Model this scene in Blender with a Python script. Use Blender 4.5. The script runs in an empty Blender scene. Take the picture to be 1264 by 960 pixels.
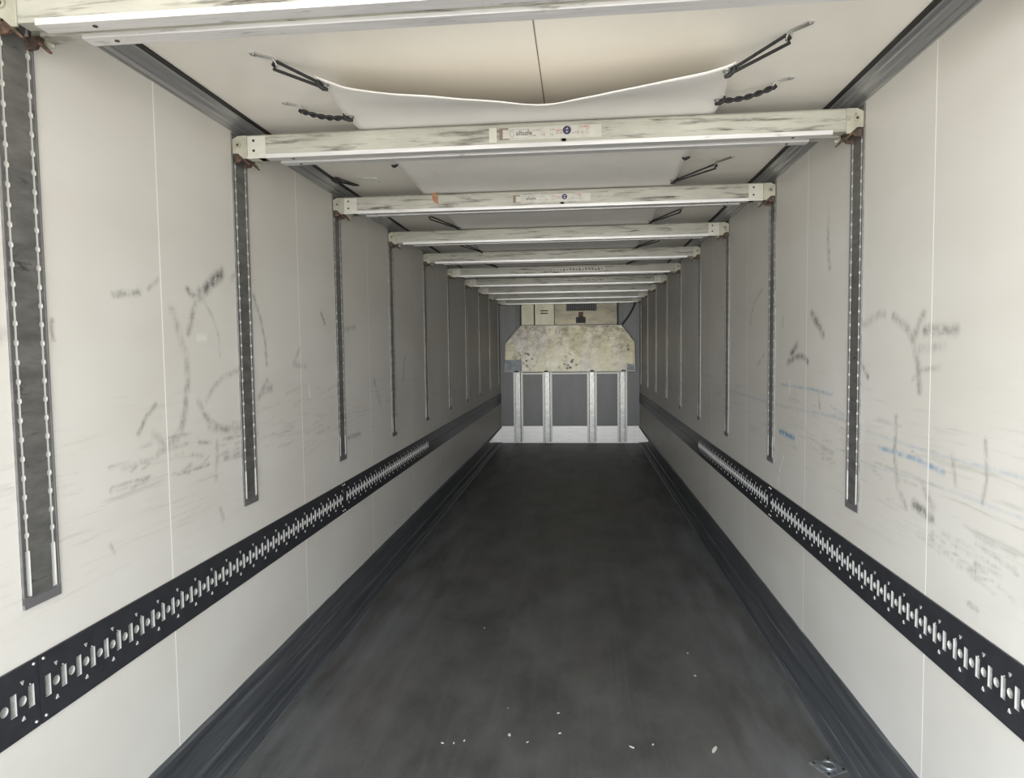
import bpy, bmesh, math, random
import numpy as np
from mathutils import Vector, Matrix, noise as mnoise
random.seed(7)
scene = bpy.context.scene
COL = scene.collection

# ------------------------------------------------------------------ camera
XL, XR, D = -1.235, 1.235, 12.14          # inner walls, front bulkhead
Y_OPEN = -0.55                             # rear door opening
Y0, S = 1.6125, 1.1385                     # first wall track, spacing
ZC = 2.617                                 # ceiling
FOCAL_PX = 837.77
cam_data = bpy.data.cameras.new('camera')
cam = bpy.data.objects.new('camera', cam_data); COL.objects.link(cam)
cam_data.sensor_fit = 'HORIZONTAL'; cam_data.sensor_width = 36
cam_data.lens = 36 * FOCAL_PX / 1264
cam_data.clip_start = 0.02
fw = Vector((-0.09826164, 0.99350416, -0.05739456)); rt = Vector((0.99513757, 0.09770331, -0.01246128)); up = Vector((0.0067727, 0.05833995, 0.9982738))
cam.matrix_world = Matrix(((rt.x, up.x, -fw.x, 0.16886), (rt.y, up.y, -fw.y, 0), (rt.z, up.z, -fw.z, 1.67635), (0, 0, 0, 1)))
scene.camera = cam
scene.view_settings.view_transform = 'Standard'
scene.view_settings.look = 'None'
scene.view_settings.gamma = 1
scene.view_settings.use_curve_mapping = False
scene.view_settings.exposure = 0.55

# ------------------------------------------------------------------ daylight through the open rear doors
SKY, GROUND, HAZE = 21.5, 14.0, 41.0
world = bpy.data.worlds.new('daylight'); scene.world = world; world.use_nodes = True
nt = world.node_tree; nt.nodes.clear()
def wn(t, **k):
    n = nt.nodes.new(t)
    for a, b in k.items(): setattr(n, a, b)
    return n
tc = wn('ShaderNodeTexCoord'); sx = wn('ShaderNodeSeparateXYZ'); nt.links.new(tc.outputs['Generated'], sx.inputs[0])
mz = wn('ShaderNodeMapRange', interpolation_type='SMOOTHSTEP'); mz.inputs[1].default_value = -.15; mz.inputs[2].default_value = .15
nt.links.new(sx.outputs['Z'], mz.inputs[0])
mixc = wn('ShaderNodeMix', data_type='RGBA')
nt.links.new(mz.outputs[0], mixc.inputs[0])
mixc.inputs[6].default_value = (GROUND*1.03, GROUND, GROUND*.93, 1)
mixc.inputs[7].default_value = (SKY*.91, SKY, SKY*1.10, 1)
# bright haze low over the yard behind the trailer
dt = wn('ShaderNodeVectorMath', operation='DOT_PRODUCT'); dt.inputs[1].default_value = (0, -1, -0.04)
nt.links.new(tc.outputs['Generated'], dt.inputs[0])
mh = wn('ShaderNodeMapRange', interpolation_type='SMOOTHERSTEP'); mh.inputs[1].default_value = .975; mh.inputs[2].default_value = 1.0
nt.links.new(dt.outputs['Value'], mh.inputs[0])
hz = wn('ShaderNodeMix', data_type='RGBA', blend_type='ADD'); hz.inputs[7].default_value = (HAZE*1.0, HAZE*.985, HAZE*.93, 1)
nt.links.new(mh.outputs[0], hz.inputs[0]); nt.links.new(mixc.outputs[2], hz.inputs[6])
bg = wn('ShaderNodeBackground'); # the sky is brighter on the trailer's left side
mx = wn('ShaderNodeMapRange'); mx.inputs[1].default_value = -1; mx.inputs[2].default_value = 1; mx.inputs[3].default_value = 1.5; mx.inputs[4].default_value = .62
nt.links.new(sx.outputs['X'], mx.inputs[0])
vm = wn('ShaderNodeVectorMath', operation='SCALE'); nt.links.new(hz.outputs[2], vm.inputs[0]); nt.links.new(mx.outputs[0], vm.inputs['Scale'])
nt.links.new(vm.outputs[0], bg.inputs[0]); bg.inputs[1].default_value = 0.30
wo = wn('ShaderNodeOutputWorld'); nt.links.new(bg.outputs[0], wo.inputs[0])
pl = bpy.data.lights.new('door_portal', 'AREA'); pl.shape = 'RECTANGLE'; pl.size = 2.47; pl.size_y = 2.62
pl.cycles.is_portal = True
po = bpy.data.objects.new('door_portal', pl); COL.objects.link(po)
po.location = (0, Y_OPEN + .01, 1.31); po.rotation_euler = (math.radians(90), 0, 0)   # faces +y
scene.cycles.diffuse_bounces = 8
scene.cycles.max_bounces = 10
scene.cycles.glossy_bounces = 4

# ------------------------------------------------------------------ material helpers
def new_mat(name):
    m = bpy.data.materials.new(name); m.use_nodes = True
    n = m.node_tree; b = n.nodes['Principled BSDF']
    return m, n, b
def node(n, t, **k):
    x = n.nodes.new(t)
    for a, v in k.items():
        if a == 'ins':
            for i, val in v.items(): x.inputs[i].default_value = val
        else: setattr(x, a, v)
    return x
def noise_fac(n, scale=(1, 1, 1), nscale=5, detail=4, rough=.55, lo=.4, hi=.6, rnd=False, dist=0.0):
    tc = node(n, 'ShaderNodeTexCoord'); mp = node(n, 'ShaderNodeMapping'); mp.inputs['Scale'].default_value = scale
    src = tc.outputs['Object']
    if rnd:
        oi = node(n, 'ShaderNodeObjectInfo'); ml = node(n, 'ShaderNodeMath', operation='MULTIPLY', ins={1: 37.0}); n.links.new(oi.outputs['Random'], ml.inputs[0])
        ad = node(n, 'ShaderNodeVectorMath', operation='ADD'); n.links.new(src, ad.inputs[0]); n.links.new(ml.outputs[0], ad.inputs[1]); src = ad.outputs[0]
    n.links.new(src, mp.inputs['Vector'])
    no = node(n, 'ShaderNodeTexNoise'); no.inputs['Scale'].default_value = nscale; no.inputs['Detail'].default_value = detail; no.inputs['Roughness'].default_value = rough
    no.inputs['Distortion'].default_value = dist
    n.links.new(mp.outputs[0], no.inputs['Vector'])
    mr = node(n, 'ShaderNodeMapRange'); mr.inputs[1].default_value = lo; mr.inputs[2].default_value = hi
    n.links.new(no.outputs[0], mr.inputs[0])
    return mr.outputs[0]
def mixrgb(n, fac, a, b, blend='MIX'):
    x = node(n, 'ShaderNodeMix', data_type='RGBA', blend_type=blend)
    for i, v in ((0, fac), (6, a), (7, b)):
        if isinstance(v, bpy.types.NodeSocket): n.links.new(v, x.inputs[i])
        elif i == 0: x.inputs[0].default_value = v
        else: x.inputs[i].default_value = (*v, 1)
    return x.outputs[2]
def math_(n, op, a, b=None, c=None, clamp=False):
    x = node(n, 'ShaderNodeMath', operation=op, use_clamp=clamp)
    for i, v in enumerate((a, b, c)):
        if v is None: continue
        if isinstance(v, bpy.types.NodeSocket): n.links.new(v, x.inputs[i])
        else: x.inputs[i].default_value = v
    return x.outputs[0]
def bump(n, b, h, strength=.3, dist=.002):
    x = node(n, 'ShaderNodeBump'); x.inputs['Strength'].default_value = strength; x.inputs['Distance'].default_value = dist
    n.links.new(h, x.inputs['Height']); n.links.new(x.outputs[0], b.inputs['Normal'])
def simple(name, col, rough=.5, metal=0., spec=.5):
    m, n, b = new_mat(name)
    b.inputs['Base Color'].default_value = (*col, 1); b.inputs['Roughness'].default_value = rough
    b.inputs['Metallic'].default_value = metal; b.inputs['Specular IOR Level'].default_value = spec
    return m
def speckled(name, c0, c1, scale=(1, 1, 1), nscale=20, lo=.4, hi=.6, rough=.5, metal=0., rnd=False, c2=None, s2=(1, 1, 1), n2=60, lo2=.6, hi2=.7, detail=5, spec=.5, bs=0.1):
    m, n, b = new_mat(name)
    f = noise_fac(n, scale, nscale, detail, .6, lo, hi, rnd)
    c = mixrgb(n, f, c0, c1)
    if c2:
        g = noise_fac(n, s2, n2, 5, .65, lo2, hi2, rnd, .3); c = mixrgb(n, g, c, c2)
    n.links.new(c, b.inputs['Base Color']); b.inputs['Roughness'].default_value = rough; b.inputs['Metallic'].default_value = metal
    b.inputs['Specular IOR Level'].default_value = spec
    if bs: bump(n, b, f, bs)
    return m

def wall_material():
    m, n, b = new_mat('white_panel')
    at = node(n, 'ShaderNodeAttribute', attribute_name='marks'); sp = node(n, 'ShaderNodeSeparateColor'); n.links.new(at.outputs['Color'], sp.inputs[0])
    tc = node(n, 'ShaderNodeTexCoord'); xyz = node(n, 'ShaderNodeSeparateXYZ'); n.links.new(tc.outputs['Object'], xyz.inputs[0])
    base = mixrgb(n, noise_fac(n, (1, .6, 1.2), 2.2, 3, .5, .35, .65), (.635, .608, .56), (.685, .665, .625))
    # broad grime and long faint scrapes along the travel of pallets
    zlow = node(n, 'ShaderNodeMapRange', ins={1: 1.65, 2: 1.35}); n.links.new(xyz.outputs['Z'], zlow.inputs[0])
    zhi = node(n, 'ShaderNodeMapRange', ins={1: .9, 2: 1.2}); n.links.new(xyz.outputs['Z'], zhi.inputs[0])
    scr = noise_fac(n, (1, .8, 14), 3.4, 7, .7, .55, .74)
    scr = math_(n, 'MULTIPLY', scr, math_(n, 'MULTIPLY', zlow.outputs[0], zhi.outputs[0]))
    base = mixrgb(n, math_(n, 'MULTIPLY', scr, .6), base, (.36, .36, .31))
    spk = noise_fac(n, (1, 3, 1.1), 11, 7, .7, .66, .80)
    base = mixrgb(n, math_(n, 'MULTIPLY', spk, .4), base, (.30, .29, .27))
    # scuffs
    hatch = noise_fac(n, (1, 60, 7), 1.6, 5, .75, .36, .62)
    patch = noise_fac(n, (1, 1, 1), 22, 6, .75, .38, .62)
    hatch = math_(n, 'MULTIPLY', math_(n, 'ADD', math_(n, 'MULTIPLY', hatch, .55), .45), math_(n, 'ADD', math_(n, 'MULTIPLY', patch, .85), .15))
    dk = math_(n, 'MULTIPLY', math_(n, 'MULTIPLY', sp.outputs[0], 1.55), hatch, clamp=True)
    base = mixrgb(n, dk, base, (.10, .098, .09))
    base = mixrgb(n, math_(n, 'MULTIPLY', math_(n, 'MULTIPLY', sp.outputs[1], 1.8), hatch, clamp=True), base, (.07, .25, .45))
    base = mixrgb(n, sp.outputs[2], base, (.86, .85, .82))
    # panel joints
    u = math_(n, 'FRACT', math_(n, 'DIVIDE', math_(n, 'SUBTRACT', xyz.outputs['Y'], 2.183 - S/2 - 4*S), S))
    dd = math_(n, 'ABSOLUTE', math_(n, 'SUBTRACT', u, .5))
    seam = node(n, 'ShaderNodeMapRange', ins={1: .0032, 2: .0016}); n.links.new(dd, seam.inputs[0])
    base = mixrgb(n, seam.outputs[0], base, (.93, .92, .88))
    n.links.new(base, b.inputs['Base Color'])
    b.inputs['Roughness'].default_value = .48; b.inputs['Specular IOR Level'].default_value = .28
    h = math_(n, 'ADD', noise_fac(n, (1, 1, .3), 5, 4, .5, .3, .7), math_(n, 'MULTIPLY', seam.outputs[0], .6))
    bump(n, b, h, .12, .003)
    return m

M = {}
M['wall'] = wall_material()
def ceiling_material():
    m, n, b = new_mat('ceiling_panel')
    tc = node(n, 'ShaderNodeTexCoord'); xyz = node(n, 'ShaderNodeSeparateXYZ'); n.links.new(tc.outputs['Object'], xyz.inputs[0])
    base = mixrgb(n, noise_fac(n, (1, 1, 1), 2.5, 4, .5, .3, .7), (.72, .69, .63), (.78, .75, .69))
    spk = noise_fac(n, (1, 1, 1), 30, 5, .7, .72, .8)
    base = mixrgb(n, math_(n, 'MULTIPLY', spk, .35), base, (.4, .38, .33))
    dd = math_(n, 'ABSOLUTE', math_(n, 'SUBTRACT', xyz.outputs['X'], .045))
    seam = node(n, 'ShaderNodeMapRange', ins={1: .0028, 2: .0014}); n.links.new(dd, seam.inputs[0])
    base = mixrgb(n, seam.outputs[0], base, (.12, .11, .09))
    n.links.new(base, b.inputs['Base Color']); b.inputs['Roughness'].default_value = .3; b.inputs['Specular IOR Level'].default_value = .5
    bump(n, b, noise_fac(n, (1, 1, 1), 4, 3, .5, .3, .7), .1, .003)
    return m
M['ceiling'] = ceiling_material()
def floor_material():
    m, n, b = new_mat('dark_antislip_floor')
    c = mixrgb(n, noise_fac(n, (1, .5, 1), 3.5, 8, .65, .38, .62), (.050, .051, .047), (.100, .099, .093))
    st = noise_fac(n, (9, .35, 1), 2, 5, .6, .5, .72); c = mixrgb(n, math_(n, 'MULTIPLY', st, .35), c, (.13, .126, .12))
    st2 = noise_fac(n, (.5, 8, 1), 2.5, 5, .6, .62, .75); c = mixrgb(n, math_(n, 'MULTIPLY', st2, .35), c, (.02, .02, .019))
    rd = noise_fac(n, (1, .6, 1), 1.3, 2, .5, .52, .68); c = mixrgb(n, math_(n, 'MULTIPLY', rd, .4), c, (.10, .075, .068))
    tcf = node(n, 'ShaderNodeTexCoord'); xf = node(n, 'ShaderNodeSeparateXYZ'); n.links.new(tcf.outputs['Object'], xf.inputs[0])
    ed = node(n, 'ShaderNodeMapRange', ins={1: .62, 2: 1.12}); n.links.new(math_(n, 'ABSOLUTE', xf.outputs['X']), ed.inputs[0])
    du = noise_fac(n, (3, .5, 1), 2.2, 5, .6, .36, .66)
    c = mixrgb(n, math_(n, 'MULTIPLY', math_(n, 'MULTIPLY', ed.outputs[0], du), .75), c, (.20, .205, .215))   # dust along the edges
    gr = noise_fac(n, (40, 90, 1), 3, 2, .6, .35, .7); c = mixrgb(n, math_(n, 'MULTIPLY', gr, .3), c, (.15, .15, .146))
    sp = noise_fac(n, (1, 1, 1), 60, 3, .6, .77, .80); c = mixrgb(n, sp, c, (.4, .39, .35))
    n.links.new(c, b.inputs['Base Color']); b.inputs['Roughness'].default_value = .5; b.inputs['Specular IOR Level'].default_value = .45
    wv = noise_fac(n, (60, 220, 1), 3, 1, .4, .3, .7); bump(n, b, wv, .35, .0015)
    return m
M['floor'] = floor_material()
M['kick'] = speckled('black_kick_strip', (.045, .049, .055), (.085, .09, .096), (1, .5, 14), 3, .35, .65, .42, c2=(.22, .225, .235), s2=(3, .45, 34), n2=2.2, lo2=.56, hi2=.78)
M['rail'] = speckled('black_rail', (.022, .023, .027), (.035, .036, .042), (1, 5, 5), 4, .3, .7, .38, c2=(.12, .125, .13), s2=(1, 7, 1), n2=4, lo2=.66, hi2=.85)
M['bare'] = speckled('bare_metal', (.22, .218, .21), (.40, .395, .38), (1, 4, 4), 9, .35, .65, .38, .4)
M['pale_steel'] = simple('pale_steel', (.58, .575, .55), .35, .35)
M['track'] = speckled('dull_track_metal', (.14, .137, .13), (.23, .226, .215), (1, 2, 7), 4, .35, .65, .36, .45, rnd=True, c2=(.045, .043, .04), s2=(1, 3, 8), n2=3, lo2=.60, hi2=.72)
M['track_foot'] = simple('track_foot_grey', (.16, .155, .16), .5, .2)
M['beam'] = speckled('dirty_beam_paint', (.33, .325, .28), (.41, .405, .355), (1.2, 1, 5), 4, .35, .65, .45, .0, rnd=True, c2=(.05, .043, .032), s2=(1.0, 2, 11), n2=4.5, lo2=.52, hi2=.70)
M['beam_rail'] = speckled('beam_flange_aluminium', (.56, .55, .55), (.66, .65, .65), (1, 14, 14), 5, .35, .65, .38, .35, rnd=True, c2=(.25, .235, .21), s2=(2, 12, 12), n2=4, lo2=.62, hi2=.75)
M['bracket'] = speckled('bracket_steel', (.33, .325, .26), (.43, .42, .35), (1, 1, 1), 18, .35, .65, .45, .2, rnd=True, c2=(.16, .12, .08), s2=(1, 1, 1), n2=30, lo2=.60, hi2=.72)
M['cap'] = speckled('beam_end_plate', (.50, .49, .43), (.55, .54, .48), (1, 1, 1), 14, .35, .65, .45, .05, rnd=True, c2=(.3, .28, .22), n2=40, lo2=.66, hi2=.75)
M['latch'] = speckled('rusty_latch', (.05, .04, .033), (.20, .10, .06), (1, 1, 1), 60, .45, .70, .6, .3)
M['dark'] = simple('dark_hole', (.015, .014, .012), .6)
M['cove'] = speckled('mill_aluminium', (.26, .27, .285), (.44, .435, .425), (60, .25, 60), 1.0, .3, .7, .34, .6)
M['seal'] = simple('black_seal', (.008, .008, .008), .55)
M['polished'] = simple('polished_plate', (.86, .85, .83), .16, 1.0)
M['sheet'] = speckled('white_duct_fabric', (.77, .745, .71), (.82, .795, .76), (1, 1, 1), 3, .35, .65, .7, c2=(.6, .58, .53), n2=7, lo2=.66, hi2=.8)
M['cord'] = speckled('black_elastic_cord', (.008, .008, .009), (.02, .02, .021), (1, 1, 1), 90, .4, .6, .7)
M['wire'] = simple('zinc_wire', (.42, .42, .40), .35, .8)
M['bulk'] = speckled('grey_bulkhead', (.145, .15, .15), (.17, .173, .17), (2, 1, 1), 3, .35, .65, .45)
M['kickplate'] = speckled('riveted_white_plate', (.84, .83, .80), (.92, .91, .89), (1, 1, 10), 3, .35, .65, .4, .15, c2=(.35, .34, .31), s2=(2, 1, 16), n2=3, lo2=.64, hi2=.75)
M['post'] = speckled('galvanised_post', (.34, .35, .345), (.52, .52, .50), (3, 1, 3), 8, .38, .62, .38, .35, c2=(.16, .15, .11), s2=(3, 3, 1.5), n2=14, lo2=.62, hi2=.72)
M['flange'] = simple('pale_flange', (.62, .61, .57), .45, .15)
M['unit'] = speckled('cream_unit', (.42, .40, .28), (.52, .50, .37), (2, 1, 1), 4, .35, .65, .4, .1, c2=(.3, .26, .17), n2=9, lo2=.64, hi2=.8)
M['unit_metal'] = speckled('unit_steel', (.075, .065, .045), (.15, .13, .075), (1.2, 1, 3), 3, .35, .65, .35, .3)
M['patch'] = speckled('grey_repair_patch', (.20, .22, .26), (.33, .34, .36), (1, 1, 1), 14, .4, .6, .5)
M['leaf'] = speckled('dry_leaf', (.28, .13, .065), (.38, .20, .11), (1, 1, 1), 60, .4, .6, .7)
M['chip'] = simple('pale_chip', (.62, .60, .53), .7)
M['anchor'] = speckled('anchor_steel', (.22, .24, .27), (.42, .43, .43), (1, 1, 1), 45, .35, .65, .3, .7)
M['label'] = speckled('worn_white_label', (.44, .435, .39), (.50, .49, .45), (1, 1, 1), 30, .35, .65, .4, c2=(.35, .33, .27), n2=60, lo2=.64, hi2=.74)
M['label_dirt'] = simple('brown_label_edge', (.18, .14, .10), .6)
M['ink'] = simple('black_ink', (.03, .03, .035), .6)
M['ink_grey'] = simple('faded_ink', (.30, .29, .26), .6)
M['ink_red'] = simple('red_ink', (.45, .14, .10), .6)
M['ink_blue'] = simple('navy_ink', (.035, .03, .09), .5)

def plate_material():
    m, n, b = new_mat('stained_yellowed_plate')
    c = mixrgb(n, noise_fac(n, (1, 1, .7), 3.2, 5, .6, .35, .65), (.60, .56, .34), (.72, .68, .56))
    c = mixrgb(n, noise_fac(n, (2.2, 1, .7), 1.4, 2, .5, .50, .75), c, (.60, .56, .54))
    tc = node(n, 'ShaderNodeTexCoord'); xyz = node(n, 'ShaderNodeSeparateXYZ'); n.links.new(tc.outputs['Object'], xyz.inputs[0])
    top = node(n, 'ShaderNodeMapRange', ins={1: 1.45, 2: 2.1}); n.links.new(xyz.outputs['Z'], top.inputs[0])
    g = noise_fac(n, (1, 1, 1.3), 5, 9, .82, .40, .60)
    c = mixrgb(n, math_(n, 'MULTIPLY', g, math_(n, 'ADD', math_(n, 'MULTIPLY', top.outputs[0], .85), .28)), c, (.13, .095, .05))
    g2 = noise_fac(n, (1.4, 1, 1), 16, 7, .8, .57, .70)
    c = mixrgb(n, math_(n, 'MULTIPLY', g2, .9), c, (.12, .085, .04))
    g3 = noise_fac(n, (1, 1, .35), 9, 6, .7, .58, .72); c = mixrgb(n, math_(n, 'MULTIPLY', g3, .6), c, (.20, .15, .09))
    # black grease spots in clusters
    for cx, cz, r in ((-.75, 1.52, .24), (.02, 1.42, .26), (.97, 1.66, .12)):
        mp = node(n, 'ShaderNodeVectorMath', operation='DISTANCE'); n.links.new(tc.outputs['Object'], mp.inputs[0]); mp.inputs[1].default_value = (cx, 11.8, cz)
        near = node(n, 'ShaderNodeMapRange', ins={1: r, 2: r*.25}); n.links.new(mp.outputs['Value'], near.inputs[0])
        vo = node(n, 'ShaderNodeTexVoronoi'); vo.inputs['Scale'].default_value = 15; n.links.new(tc.outputs['Object'], vo.inputs['Vector'])
        dot = node(n, 'ShaderNodeMapRange', ins={1: .42, 2: .30}); n.links.new(vo.outputs['Distance'], dot.inputs[0])
        c = mixrgb(n, math_(n, 'MULTIPLY', dot.outputs[0], near.outputs[0], clamp=True), c, (.03, .022, .015))
    n.links.new(c, b.inputs['Base Color']); b.inputs['Roughness'].default_value = .42; b.inputs['Metallic'].default_value = .1
    return m
M['plate'] = plate_material()

# ------------------------------------------------------------------ mesh helpers
class MB:
    def __init__(s): s.v = []; s.f = []; s.m = []; s.sm = []
    def add(s, vs, fs, mi=0, smooth=False):
        o = len(s.v); s.v += [tuple(v) for v in vs]
        for f in fs: s.f.append(tuple(o + i for i in f)); s.m.append(mi); s.sm.append(smooth)
    def box(s, a, b, mi=0):
        x0, y0, z0 = a; x1, y1, z1 = b
        s.add([(x0,y0,z0),(x1,y0,z0),(x1,y1,z0),(x0,y1,z0),(x0,y0,z1),(x1,y0,z1),(x1,y1,z1),(x0,y1,z1)],
              [(0,3,2,1),(4,5,6,7),(0,1,5,4),(1,2,6,5),(2,3,7,6),(3,0,4,7)], mi)
    def prism(s, pts, axis, a, b, mi=0, smooth=False):
        # pts: polygon in the two other axes (cyclic order), extruded along axis from a to b
        def P(p, t):
            if axis == 0: return (t, p[0], p[1])
            if axis == 1: return (p[0], t, p[1])
            return (p[0], p[1], t)
        n = len(pts); vs = [P(p, a) for p in pts] + [P(p, b) for p in pts]
        fs = [tuple(range(n-1, -1, -1)), tuple(range(n, 2*n))]
        s.add(vs, fs, mi)
        s.add(vs, [(i, (i+1) % n, n + (i+1) % n, n + i) for i in range(n)], mi, smooth)
    def tube(s, pts, r, k=8, mi=0, cap=True):
        pts = [Vector(p) for p in pts]; rings = []; prev = None
        for i, p in enumerate(pts):
            t = (pts[min(i+1, len(pts)-1)] - pts[max(i-1, 0)]).normalized()
            ref = prev if prev else (Vector((0,0,1)) if abs(t.z) < .9 else Vector((1,0,0)))
            u = (ref - t*ref.dot(t)).normalized(); w = t.cross(u); prev = u
            rr = r[i] if isinstance(r, (list, tuple)) else r
            rings.append([p + (u*math.cos(2*math.pi*j/k) + w*math.sin(2*math.pi*j/k))*rr for j in range(k)])
        vs = [v for q in rings for v in q]; fs = []
        for i in range(len(rings)-1):
            for j in range(k): fs.append((i*k+j, i*k+(j+1) % k, (i+1)*k+(j+1) % k, (i+1)*k+j))
        s.add(vs, fs, mi, True)
        if cap: s.add(rings[0], [tuple(range(k-1, -1, -1))], mi); s.add(rings[-1], [tuple(range(k))], mi)
    def disc(s, c, axis, r, h, k=14, mi=0, r2=None):
        c = Vector(c); ax = Vector(axis).normalized(); u = ax.orthogonal().normalized(); w = ax.cross(u); r2 = r if r2 is None else r2
        a = [c + (u*math.cos(2*math.pi*j/k) + w*math.sin(2*math.pi*j/k))*r for j in range(k)]
        b = [c + ax*h + (u*math.cos(2*math.pi*j/k) + w*math.sin(2*math.pi*j/k))*r2 for j in range(k)]
        s.add(a + b, [tuple(range(k-1, -1, -1)), tuple(range(k, 2*k))] + [(j, (j+1) % k, k+(j+1) % k, k+j) for j in range(k)], mi)
    def ring(s, c, axis, R, r, k=18, mi=0):
        c = Vector(c); ax = Vector(axis).normalized(); u = ax.orthogonal().normalized(); w = ax.cross(u)
        pts = [c + (u*math.cos(2*math.pi*j/k) + w*math.sin(2*math.pi*j/k))*R for j in range(k+1)]
        s.tube(pts, r, 6, mi, False)
    def build(s, name, mats, parent=None, bevel=0, origin=None):
        me = bpy.data.meshes.new(name)
        vs = s.v
        if origin: vs = [(a-origin[0], b-origin[1], c-origin[2]) for a, b, c in vs]
        me.from_pydata(vs, [], s.f); 
        for m in (mats if isinstance(mats, (list, tuple)) else [mats]): me.materials.append(m)
        me.polygons.foreach_set('material_index', s.m); me.polygons.foreach_set('use_smooth', s.sm)
        me.update()
        bm = bmesh.new(); bm.from_mesh(me); bmesh.ops.remove_doubles(bm, verts=bm.verts, dist=1e-6) if bevel else None
        bmesh.ops.recalc_face_normals(bm, faces=bm.faces); bm.to_mesh(me); bm.free()
        o = bpy.data.objects.new(name, me); COL.objects.link(o)
        if parent: o.parent = parent
        if origin and not parent: o.location = origin
        if bevel:
            b = o.modifiers.new('bevel', 'BEVEL'); b.width = bevel; b.segments = 2; b.limit_method = 'ANGLE'
        return o
def tag(o, label=None, cat=None, group=None, kind=None):
    for k, v in (('label', label), ('category', cat), ('group', group), ('kind', kind)):
        if v: o[k] = v
    return o
def thing(name, loc, label, cat, group=None, rotz=0):
    o = bpy.data.objects.new(name, None); COL.objects.link(o); o.empty_display_size = .1
    o.location = loc; o.rotation_euler = (0, 0, rotz)
    return tag(o, label, cat, group)
def copy_tree(o, parent=None):
    c = o.copy(); COL.objects.link(c); c.parent = parent
    for ch in o.children: copy_tree(ch, c)
    return c
def holed(mb, rows, ivs, V0, V1, P, t, mi_face=0, mi_rim=1):
    """plate with rows of holes. rows: centre v of each row; ivs: (u0,u1,h0,h1) half height of hole over each interval; P(u,v,w)->xyz, w=out; t=thickness"""
    def quad(a, b, c, d, mi): mb.add([a, b, c, d], [(0, 1, 2, 3)], mi)
    prevh = 0
    for (u0, u1, h0, h1) in ivs:
        edges0 = [V0] + sum([[r - h0, r + h0] for r in rows], []) + [V1]
        edges1 = [V0] + sum([[r - h1, r + h1] for r in rows], []) + [V1]
        for i in range(0, len(edges0), 2):
            quad(P(u0, edges0[i], t), P(u1, edges1[i], t), P(u1, edges1[i+1], t), P(u0, edges0[i+1], t), mi_face)
        quad(P(u0, V0, 0), P(u1, V0, 0), P(u1, V0, t), P(u0, V0, t), mi_face)
        quad(P(u0, V1, 0), P(u1, V1, 0), P(u1, V1, t), P(u0, V1, t), mi_face)
        if h0 > 0 or h1 > 0:
            for r in rows:
                for sg in (-1, 1):
                    quad(P(u0, r + sg*h0, 0), P(u1, r + sg*h1, 0), P(u1, r + sg*h1, t), P(u0, r + sg*h0, t), mi_rim)
        if abs(prevh - h0) > 1e-6:
            for r in rows:
                for sg in (-1, 1):
                    quad(P(u0, r + sg*prevh, 0), P(u0, r + sg*h0, 0), P(u0, r + sg*h0, t), P(u0, r + sg*prevh, t), mi_rim)
        prevh = h1
    for u in (ivs[0][0], ivs[-1][1]):
        quad(P(u, V0, 0), P(u, V1, 0), P(u, V1, t), P(u, V0, t), mi_face)

# ------------------------------------------------------------------ room shell
def wall(name, x, out, strokes, blues, lights):
    ys = np.concatenate([[Y_OPEN, 0, 1.0], np.arange(1.4, 3.7, .008), np.arange(3.7, 5.6, .02), np.arange(5.6, D, .2), [D]])
    zs = np.concatenate([np.arange(0, .95, .15), np.arange(.95, 2.15, .008), [2.3, 2.45, ZC]])
    ny, nz = len(ys), len(zs)
    Y, Z = np.meshgrid(ys, zs, indexing='ij')
    col = np.zeros((ny, nz, 4)); col[..., 3] = 1
    def paint(ch, L):
        for a, w, pts in L:
            w *= .5; best = np.full(Y.shape, 9.0)
            for (y0, z0), (y1, z1) in zip(pts[:-1], pts[1:]):
                dx, dz = y1-y0, z1-z0; l2 = max(dx*dx+dz*dz, 1e-9)
                t = np.clip(((Y-y0)*dx + (Z-z0)*dz)/l2, 0, 1)
                best = np.minimum(best, np.hypot(Y-y0-t*dx, Z-z0-t*dz))
            v = a * np.clip(1.25 - best/(w*1.5), 0, 1)**1.4
            col[..., ch] = np.maximum(col[..., ch], v)
    paint(0, strokes); paint(1, blues); paint(2, lights)
    vs = [(x, float(a), float(b)) for a in ys for b in zs]
    idx = np.arange(ny*nz).reshape(ny, nz)
    fs = np.stack([idx[:-1, :-1], idx[1:, :-1], idx[1:, 1:], idx[:-1, 1:]], -1).reshape(-1, 4)
    if out > 0: fs = fs[:, ::-1]
    o0 = len(vs); X2 = x + out*.08
    vs += [(x, Y_OPEN, 0), (x, D, 0), (x, D, ZC), (x, Y_OPEN, ZC), (X2, Y_OPEN, 0), (X2, D, 0), (X2, D, ZC), (X2, Y_OPEN, ZC)]
    fs = [tuple(int(i) for i in f) for f in fs] + [tuple(o0+i for i in f) for f in ((4,5,6,7), (0,1,5,4), (1,2,6,5), (2,3,7,6), (3,0,4,7))]
    me = bpy.data.meshes.new(name); me.from_pydata(vs, [], fs); me.materials.append(M['wall'])
    ca = me.color_attributes.new('marks', 'FLOAT_COLOR', 'POINT')
    buf = np.zeros((len(vs), 4)); buf[:ny*nz] = col.reshape(-1, 4); ca.data.foreach_set('color', buf.ravel())
    me.update(); o = bpy.data.objects.new(name, me); COL.objects.link(o)
    return tag(o, kind='structure')
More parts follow.
